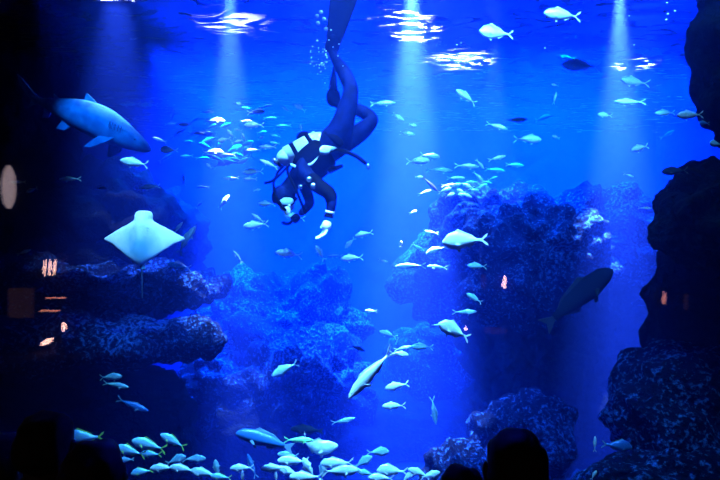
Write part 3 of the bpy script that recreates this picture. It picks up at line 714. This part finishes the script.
# ---------------------------------------------------------------- diver
m_suit = noise_col(mat('blue_wetsuit', (.01, .03, .2), .75, spec=.08), (.001, .004, .035), (.002, .008, .08), 14)
m_blk = noise_col(mat('black_neoprene', (.004, .004, .008), .8, spec=.05), (.001, .001, .002), (.002, .002, .004), 20)
m_wht = noise_col(mat('white_gear', (.85, .88, .9), .4), (.75, .8, .82), (.9, .92, .92), 10)
m_met = mat('steel', (.7, .72, .75), .25, .9)
m_glass = mat('mask_glass', (.6, .75, .8), .08, 0, .8)
m_skin = noise_col(mat('skin', (.7, .55, .48), .5), (.65, .5, .42), (.75, .6, .5), 12)
def make_diver():
    D = 5.2; k = D / F; c0 = (330, 145); base = W(*c0, D)
    root = empty('person', base)
    tag(root, 'person in a blue wetsuit with a white air tank, diving head down', 'person')
    P = lambda x, y, dy=0: ((x - c0[0]) * k, dy, -(y - c0[1]) * k)
    V = lambda x, y, dy, r: (*P(x, y, dy), r)
    verts = [V(338, 141, 0, .125),                     # 0 pelvis
             V(328, 149, 0, .12), V(314, 160, 0, .13), V(301, 171, 0, .135), V(294, 181, 0, .075),   # 1..4 spine to neck
             V(288, 189, -.01, .07), V(284, 198, -.02, .098), V(284, 206, -.03, .07),  # 5..7 head
             V(342, 130, -.09, .092), V(348, 110, -.11, .08), V(352, 93, -.13, .062), V(345, 76, -.08, .058), V(335, 60, -.05, .038), V(331, 50, -.04, .036),  # 8..13 near leg
             V(345, 141, .09, .092), V(361, 131, .07, .08), V(374, 118, .05, .06), V(362, 108, .12, .055), V(345, 102, .18, .04), V(333, 98, .2, .036),  # 14..19 far leg
             V(306, 175, -.17, .062), V(318, 187, -.24, .052), V(333, 197, -.27, .046), V(333, 208, -.27, .038), V(330, 219, -.26, .028),  # 20..24 near arm
             V(297, 173, .17, .06), V(304, 188, .18, .05), V(309, 202, .12, .042), V(305, 209, .04, .034), V(300, 214, -.02, .028)]  # 25..29 far arm
    edges = [(0, 1), (1, 2), (2, 3), (3, 4), (4, 5), (5, 6), (6, 7), (0, 8), (8, 9), (9, 10), (10, 11), (11, 12), (12, 13),
             (0, 14), (14, 15), (15, 16), (16, 17), (17, 18), (18, 19), (3, 20), (20, 21), (21, 22), (22, 23), (23, 24), (3, 25), (25, 26), (26, 27), (27, 28), (28, 29)]
    skinned('body', verts, edges, m_suit, root, 0)
    # hood, face and mask: the face looks down and a little towards the pane
    bm = bmesh.new(); ball(bm, P(283.5, 197.5, -.02), (.108, .112, .118), 20)
    for v in bm.verts:
        if v.co.z < P(0, 203)[2] and v.co.y < P(0, 0, .03)[1]: v.co.z = P(0, 203)[2] + (v.co.z - P(0, 203)[2]) * .25
    link('hood', bm, m_suit, root)
    bm = bmesh.new(); ball(bm, P(287.5, 206, -.05), (.07, .075, .062), 18); fc = link('face', bm, m_skin, root)
    bm = bmesh.new(); ball(bm, P(291, 206.5, -.13), (.014, .02, .014), 10); link('nose', bm, m_skin, fc)
    for dx in (-4, 3):
        bm = bmesh.new(); ball(bm, P(288 + dx, 202, -.118), (.011, .008, .011), 8); link('eye', bm, m_eye, fc)
    mk = []
    cx, cz = 288, 202
    for i in range(13):
        a = 2 * math.pi * i / 12; mk.append((*P(cx + 7.5 * math.cos(a), cz + 4.6 * math.sin(a), -.125 + .03 * math.cos(a) ** 2), .009))
    skinned('mask_frame', mk[:12], [(i, (i + 1) % 12) for i in range(12)], m_blk, root, 0, 1)
    bm = bmesh.new(); ball(bm, P(cx, cz, -.118), (7.3 * k, .016, 4.5 * k), 16); link('mask_lens', bm, m_glass, root)
    tube('mask_strap', [P(295, 202, -.1), P(297, 199, -.02), P(293, 196, .07), P(283, 196, .1), P(275, 197, .05), P(274, 199, -.05), P(280, 202, -.11)], .01, m_blk, root)
    bm = bmesh.new(); cyl(bm, P(289, 210, -.11), P(289.5, 212, -.16), .032); ball(bm, P(289.5, 212, -.16), (.034, .016, .034), 14); link('regulator', bm, m_wht, root)
    # air tank on the back, harness, vest
    bm = bmesh.new(); a, b_ = Vector(P(319, 141, -.02)), Vector(P(288, 158, -.05))
    cyl(bm, a, b_, .1, 28); ball(bm, a, (.099, .099, .08), 22); ball(bm, b_, (.099, .099, .08), 22)
    tk = link('air_tank', bm, m_wht, root)
    bm = bmesh.new(); d = (b_ - a).normalized(); cyl(bm, b_ + d * .05, b_ + d * .12, .022); cyl(bm, b_ + d * .11 + Vector((-.03, -.03, .03)), b_ + d * .11 + Vector((.03, .05, -.03)), .02); link('valve', bm, m_met, tk)
    for t in (.25, .75):
        bm = bmesh.new(); q = a.lerp(b_, t); cyl(bm, q - d * .02, q + d * .02, .104, 28); link('tank_band', bm, m_blk, tk)
    skinned('vest', [V(330, 148, 0, (.165, .155)), V(318, 157, 0, (.17, .165)), V(305, 168, 0, (.175, .165)), V(298, 175, 0, (.12, .12))], chain(4), m_blk, root, 0)
    skinned('weight_belt', [(*P(330 + 10.5 * math.cos(a_), 146 + 8.5 * math.sin(a_) * .6 + 5 * math.cos(a_) * .2, -.15 * math.sin(a_)), .02) for a_ in [2 * math.pi * i / 14 for i in range(14)]], [(i, (i + 1) % 14) for i in range(14)], m_wht, root, 0, 1)
    for (p0, p1, p2) in (((292, 166), (304, 172), (320, 158)), ((300, 160), (312, 168), (326, 152))):
        tube('harness_strap', [P(*p0, -.13), P(*p1, -.175), P(*p2, -.165)], .012, m_wht, root)
    bm = bmesh.new(); cyl(bm, P(323, 156, -.15), P(325, 152, -.17), .035); ball(bm, P(326, 153, -.165), (.05, .02, .045), 14); link('side_pocket', bm, m_wht, root)
    bm = bmesh.new(); ball(bm, P(316, 189, -.29), (.03, .02, .03), 14); link('wrist_gauge', bm, m_met, root)
    tube('air_hose', [P(287, 163, 0), P(279, 172, -.05), P(275, 184, -.1), P(277, 196, -.15), P(284, 207, -.17), P(289, 212, -.18)], .011, m_blk, root)
    tube('air_hose', [P(287, 162, 0), P(290, 176, -.16), P(298, 190, -.2), P(303, 203, -.2), P(308, 215, -.18)], .012, m_blk, root)
    tube('inflator_hose', [P(292, 165, -.1), P(280, 178, -.12), P(273, 183, -.12), P(266, 184.5, -.12)], .011, m_blk, root)
    tube('gauge_hose', [P(330, 152, -.12), P(345, 154, -.16), P(357, 159, -.17), P(367, 167, -.17)], .017, m_blk, root)
    bm = bmesh.new(); ball(bm, P(368, 169, -.17), (.014, .014, .03), 10); link('gauge', bm, m_met, root)
    bm = bmesh.new(); cyl(bm, P(330, 172, -.1), P(343, 168, -.16), .03, 14, .016); link('torch', bm, m_blk, root)
    bm = bmesh.new(); ball(bm, P(304, 137, .02), (.075, .06, .06), 16); cyl(bm, P(304, 137, .02), P(317, 143, .02), .03, 14, .05)
    link('tank_boot', bm, m_blk, root)
    skinned('sleeve', [V(309, 177, -.185, .064), V(318, 187, -.24, .062), V(333, 197, -.27, .056), V(333, 207, -.27, .046)], chain(4), m_blk, root, 0)
    skinned('hip_harness', [V(343, 148, -.13, .03), V(335, 141, -.16, .034), V(325, 134, -.1, .03)], chain(3), m_blk, root, 0)
    bm = bmesh.new(); ball(bm, P(304, 190, -.3), (.022, .022, .022), 12); ball(bm, P(312, 183, -.31), (.025, .018, .025), 12); link('clip', bm, m_met, root)
    # fins
    def fin(foot, tip, w0, w1, dy0, dy1, ex=None):
        f0, f1 = Vector(P(*foot, dy0)), Vector(P(*tip, dy1)); dr = (f1 - f0); L = dr.length; dr.normalize()
        face = Vector((0, -1, 0)) if ex is None else Vector(ex).normalized()
        sd = dr.cross(face).normalized(); nr = sd.cross(dr).normalized()
        bm = bmesh.new(); rows = []
        for i in range(13):
            t = i / 12; w_ = w0 + (w1 - w0) * min(1, t * 1.6) if t < .9 else w1 * (1 - (t - .9) * 2.5)
            th = .02 * (1 - t) + .004; row = []
            for j in range(9):
                u = -1 + j / 4; rib = .012 * (1 - t * .6) if abs(u) > .9 else 0
                cen = f0 + dr * L * t + nr * (.05 * t * t) + sd * u * w_
                row.append((bm.verts.new(cen + nr * (th + rib)), bm.verts.new(cen - nr * (th + rib))))
            rows.append(row)
        for i in range(12):
            for j in range(8):
                a, b__, c, d_ = rows[i][j], rows[i + 1][j], rows[i + 1][j + 1], rows[i][j + 1]
                bm.faces.new((a[0], b__[0], c[0], d_[0])); bm.faces.new((a[1], d_[1], c[1], b__[1]))
            for j in (0, 8): bm.faces.new((rows[i][j][0], rows[i][j][1], rows[i + 1][j][1], rows[i + 1][j][0]))
        for i in (0, 12):
            for j in range(8): bm.faces.new((rows[i][j][0], rows[i][j + 1][0], rows[i][j + 1][1], rows[i][j][1]))
        bmesh.ops.recalc_face_normals(bm, faces=bm.faces)
        o = link('fin_blade', bm, m_blk, root)
        skinned('foot_pocket', [(*(f0 - dr * .13), .055), (*(f0 - dr * .04), .065), (*(f0 + dr * .06), .055)], chain(3), m_blk, root, 0)
    fin((334, 42), (351, -22), .07, .125, -.04, -.16)
    fin((332, 89), (328, 52), .06, .095, .2, .34, (1, .25, .1))
    # cuff and gloves, five fingers each
    def hand(w, d1, dn, sgn, m):
        w = Vector(w); G_ = 1.35; d1 = Vector(d1).normalized(); dn = Vector(dn).normalized(); sd = d1.cross(dn).normalized() * sgn
        vs = [(*w, .03), (*(w + d1 * G_ * .035), .04), (*(w + d1 * G_ * .07), .038)]; es = [(0, 1), (1, 2)]
        hd = skinned('glove', vs, es, m, root, 0)
        for q, ln in enumerate((.092, .105, .1, .078)):
            b0 = w + d1 * G_ * .065 + sd * (.036 - .024 * q); a = b0 + d1 * ln * .45 + dn * .006; c = a + d1 * ln * .3 + dn * ln * .3; e = c + d1 * ln * .05 + dn * ln * .28
            skinned('finger', [(*b0, .0115), (*a, .0105), (*c, .0095), (*e, .008)], chain(4), m, hd, 0)
        b0 = w + d1 * .03 + sd * .03; a = b0 + sd * .03 + d1 * .02 + dn * .01; c = a + d1 * .028 + dn * .015
        skinned('thumb', [(*b0, .013), (*a, .012), (*c, .009)], chain(3), m, hd, 0)
    hand(P(329.5, 221, -.26), (-.25, -.1, -1), (-.8, -.4, 0), 1, m_wht)
    hand(P(299.5, 215, -.02), (-.6, -.2, -.6), (-.5, 0, .6), -1, m_blk)
    for t in (.3, .8):
        bm = bmesh.new(); q0 = Vector(P(332, 211, -.268)).lerp(Vector(P(330, 219, -.26)), t); dd = (Vector(P(330, 219, -.26)) - Vector(P(332, 211, -.268))).normalized()
        cyl(bm, q0 - dd * .011, q0 + dd * .011, .042); link('cuff', bm, m_wht if t < .5 else m_blk, root)
make_diver()

# air bubbles
m_bub = mat('air_bubble', (.85, .95, 1), .05, .3, 1)
r2 = random.Random(11)
bub = None
def bubble(px, py, D, r, label, grp):
    global bub
    if bub is None:
        bm = bmesh.new(); ball(bm, (0, 0, 0), (1, 1, .82), 10); o = bub = link('air_bubble', bm, m_bub)
    else: o = bub.copy(); C.objects.link(o)
    o.location = W(px, py, D); o.scale = (r, r, r); tag(o, label, 'bubble', grp)
for i in range(34):
    a, q = r2.uniform(0, 6.28), r2.random() ** .6
    x, y = 318 + math.cos(a) * q * 9, 58 + math.sin(a) * q * 18
    bubble(x, y, r2.uniform(4.75, 4.9), r2.uniform(.004, .010), 'tiny silver air bubble in the cloud left of the diver raised ankle', 'bubbles by the diver ankle')
for q, (x, y) in enumerate([(331, 30), (329, 40), (339, 44), (333, 47), (326, 51), (338, 56), (343, 66)]):
    bubble(x, y, 4.7, r2.uniform(.006, .009), 'tiny air bubble before the diver upper ankle, ' + ORD[q] + ' from the top of seven', 'bubbles on the diver fin')
for q, (x, y) in enumerate([(667, 3), (675, 11), (668, 14), (666, 20)]):
    bubble(x, y, 5.0, .011, 'air bubble rising by the upper right rock wall, ' + ORD[q] + ' from the top of four', 'bubbles at the upper right')
for (x, y, lb) in [(457, 45, 'air bubble between the two patches of surface glints, left of two'), (461, 43, 'air bubble between the two patches of surface glints, right of two'), (455, 49, 'air bubble just above the lower patch of surface glints'),
                   (545, 48, 'lone air bubble under the large white fish at the top'), (325, 83, 'air bubble above the lower foot of the diver, left one'), (331, 86, 'air bubble above the lower foot of the diver, right one'),
                   (629, 16, 'air bubble near the top in the right light beam'), (634, 45, 'air bubble above the glints in the right light beam')]:
    bubble(x, y, 5.4, .009, lb, 'stray bubbles under the surface')
for q, (x, y) in enumerate([(321, 12), (317, 16), (324, 19), (318, 23), (326, 29)]):
    bubble(x, y, 5.0, .02, 'larger air bubble left of the diver fin blade, ' + ORD[q] + ' from the top of five', 'large bubbles left of the fin blade')

# ---------------------------------------------------------------- people at the pane
m_hair = noise_col(mat('black_hair', (.004, .004, .004), .8), (.003, .003, .003), (.006, .006, .006), 40)
m_cloth = noise_col(mat('black_cloth', (.004, .004, .005), .95), (.003, .003, .004), (.007, .007, .008), 50)
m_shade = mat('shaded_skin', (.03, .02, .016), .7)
def viewer(px, ptop, D, hr, label, hair='short', lean=0, seed=0):
    top = EYE - (ptop - 240) / F * D; x = (px - 360) / F * D
    s = hr / .088                                   # size of the whole figure from the head
    root = empty('person', (x, D, 0)); tag(root, label, 'person')
    hz = top - .115 * s
    H = top / 1.0
    sh = hz - .25 * s; hip = H * .5; kn = H * .27; sw = .17 * s
    vs = [(0, 0, hip, .13 * s), (0, .01, (hip + sh) / 2, .12 * s), (0, 0, sh, .12 * s), (0, .01, sh + .09 * s, .055 * s), (0, .02, hz - .05 * s, .07 * s), (0, .015, hz + .03 * s, .078 * s), (0, .01, hz + .07 * s, .05 * s)]
    es = chain(7)
    for sg in (-1, 1):
        b0 = len(vs)
        vs += [(sg * .09 * s, 0, hip - .07, .08 * s), (sg * .1 * s, .01, kn, .055 * s), (sg * .1 * s, -.01, .09, .035 * s), (sg * .1 * s, .1 * s, .035, .032 * s)]
        es += [(0, b0), (b0, b0 + 1), (b0 + 1, b0 + 2), (b0 + 2, b0 + 3)]
        b1 = len(vs)
        vs += [(sg * sw, 0, sh, .055 * s), (sg * (sw + .04), .02, sh - .26 * s, .042 * s), (sg * (sw + .02), .12 * s, sh - .44 * s, .032 * s), (sg * (sw), .17 * s, sh - .5 * s, .028 * s)]
        es += [(2, b1), (b1, b1 + 1), (b1 + 1, b1 + 2), (b1 + 2, b1 + 3)]
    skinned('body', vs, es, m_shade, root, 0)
    bm = bmesh.new(); bmesh.ops.create_icosphere(bm, subdivisions=4, radius=1)
    for v in bm.verts:
        d = v.co.copy()
        e = Vector([math.copysign(abs(t_) ** .82, t_) for t_ in d])
        q = Vector((e.x * hr * .97, e.y * hr * 1.1 - .008, e.z * .112 * s))
        nz = noise.noise(Vector((d.x * 2 + seed, d.y * 2, d.z * 2))) * .012 + noise.noise(Vector((d.x * 9 + seed, d.y * 9, d.z * 9))) * .004
        q += d * nz
        if hair == 'long' and d.z < 0: q.z *= 1.9; q.x *= 1.08
        if hair == 'short' and d.z < -.3: q.z = q.z * .8; q.x *= .93
        if hair == 'bun' and d.z < -.2: q.x *= 1 - .15 * (-d.z)
        v.co = q + Vector((0, 0, hz))
    link('hair', bm, m_hair, root)
    for sg in (-1, 1):
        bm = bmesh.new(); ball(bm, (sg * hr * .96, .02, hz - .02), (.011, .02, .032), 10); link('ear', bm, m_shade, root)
    skinned('shirt', [(0, 0, hip + .02, (.15 * s, .13 * s)), (0, .01, (hip + sh) / 2, (.15 * s, .13 * s)), (0, 0, sh + .01, .13 * s), (sw, 0, sh - .01, .07 * s), (sw + .04, .02, sh - .25 * s, .056 * s), (-sw, 0, sh - .01, .07 * s), (-sw - .04, .02, sh - .25 * s, .056 * s)],
            [(0, 1), (1, 2), (2, 3), (3, 4), (2, 5), (5, 6)], m_cloth, root, 0)
    return root
viewer(516, 429, 1.7, .09, 'dark silhouetted head of a short haired person at the bottom, right of centre', 'short', seed=3)
viewer(462, 465.5, 1.95, .078, 'small dark rounded head of a person peeping up beside the larger short haired head', 'short', seed=7)
viewer(93, 440, 1.6, .083, 'dark rounded head of a person between the left cluster head and the bottom shoal', 'long', seed=12)
viewer(45, 411, 1.9, .088, 'tallest dark head of a person in the bottom left corner', 'short', seed=21)
viewer(0, 433, 2.15, .088, 'dark head of a person cut by the left edge at the bottom', 'long', seed=30)

# ---------------------------------------------------------------- glowing things behind, seen mirrored in the pane
def glow(name, col, st):
    m = bpy.data.materials.new(name); m.use_nodes = True; n, l = m.node_tree.nodes, m.node_tree.links; n.clear()
    o = n.new('ShaderNodeOutputMaterial'); e = n.new('ShaderNodeEmission'); e.inputs[0].default_value = (*col, 1); e.inputs[1].default_value = st; l.new(e.outputs[0], o.inputs[0]); return m
g_pink = glow('warm_lamp', (1, .55, .48), 34); g_red = glow('red_lamp', (1, .35, .28), 8); g_pale = glow('pale_lamp', (1, .75, .85), 4.5); g_dim = glow('dim_amber', (1, .45, .35), .2)
YB = -4.9; DM = 2 * GLASS - YB
def mirrored(name, label, px, py, w_, h_, m, cat='lamp', shape='drop', tilt=0):
    c = Vector(((px - 360) / F * DM, YB, EYE - (py - 240) / F * DM)); a, b_ = w_ / 2 / F * DM, h_ / 2 / F * DM
    root = empty(name, c); root.rotation_euler = (0, R(tilt), 0); tag(root, label, cat)
    bm = bmesh.new(); ball(bm, (0, 0, 0), (a, .03, b_), 16)
    if shape == 'flame':
        for v in bm.verts: v.co.x *= (1 - .6 * max(0, v.co.z / b_)); v.co.x += .25 * a * math.sin(v.co.z / b_ * 4)
    if shape == 'bar':
        bm.free(); bm = bmesh.new(); box(bm, (-a, -.03, -b_), (a, .03, b_)); bmesh.ops.bevel(bm, geom=bm.edges[:], offset=min(a, b_) * .4, segments=2)
    link('lamp_shade', bm, m, root)
    bm = bmesh.new(); box(bm, (-a * .6, -.098, -.03), (a * .6, -.03, .03)); link('bracket', bm, m_blk, root, smooth=False)
for i, x in enumerate((43.5, 48.7, 53.6)):
    mirrored('wall_lamp', ['leftmost', 'middle', 'rightmost'][i] + ' of three slim warm lamps mirrored in the pane at the left ledge', x, 268 - i * .3, 1.5, 18, g_pink, shape='flame', tilt=4)
mirrored('strip_light', 'upper thin amber strip light mirrored in the pane below the three slim lamps', 55, 298, 18, 1.6, g_red, shape='bar')
mirrored('strip_light', 'lower thin amber strip light mirrored in the pane below the three slim lamps', 49, 311, 18, 1.6, g_red, shape='bar')
mirrored('doorway_glow', 'dim brown lit panel mirrored in the pane at the far left', 20, 303, 24, 30, g_dim, shape='bar', cat='panel')
mirrored('wall_lamp', 'slanting pink lamp glint mirrored on the long left ledge', 46, 342, 14, 5, g_pink, shape='drop', tilt=-28)
mirrored('wall_lamp', 'small upright pink lamp glint above the slanting one, left ledge', 63, 327, 4, 10, g_pink, shape='drop')
mirrored('wall_lamp', 'pointed orange pink lamp mirrored over the mound under the largest white fish', 505, 282, 4.5, 15, g_pink, shape='flame')
mirrored('wall_lamp', 'faint red lamp mirrored left of the pointed orange one', 484, 282, 6, 16, g_dim, shape='drop')
mirrored('wall_lamp', 'tiny round white lamp mirrored at the tail of the round pale fish', 466, 329, 4, 4, g_pink)
mirrored('strip_light', 'dull red strip light mirrored right of the round pale fish', 496, 331, 22, 5, g_dim, shape='bar')
mirrored('wall_lamp', 'pointed pink lamp mirrored on the dark rock near the right edge', 665, 298, 4.5, 14, g_red, shape='flame')
mirrored('wall_lamp', 'fainter narrow lamp mirrored right of the pointed pink one', 687, 302, 2.5, 16, g_dim, shape='bar')
mirrored('round_sign', 'pale pink oval glow mirrored at the left edge beneath the shark', 7.5, 187, 15, 44, g_pale, cat='sign')
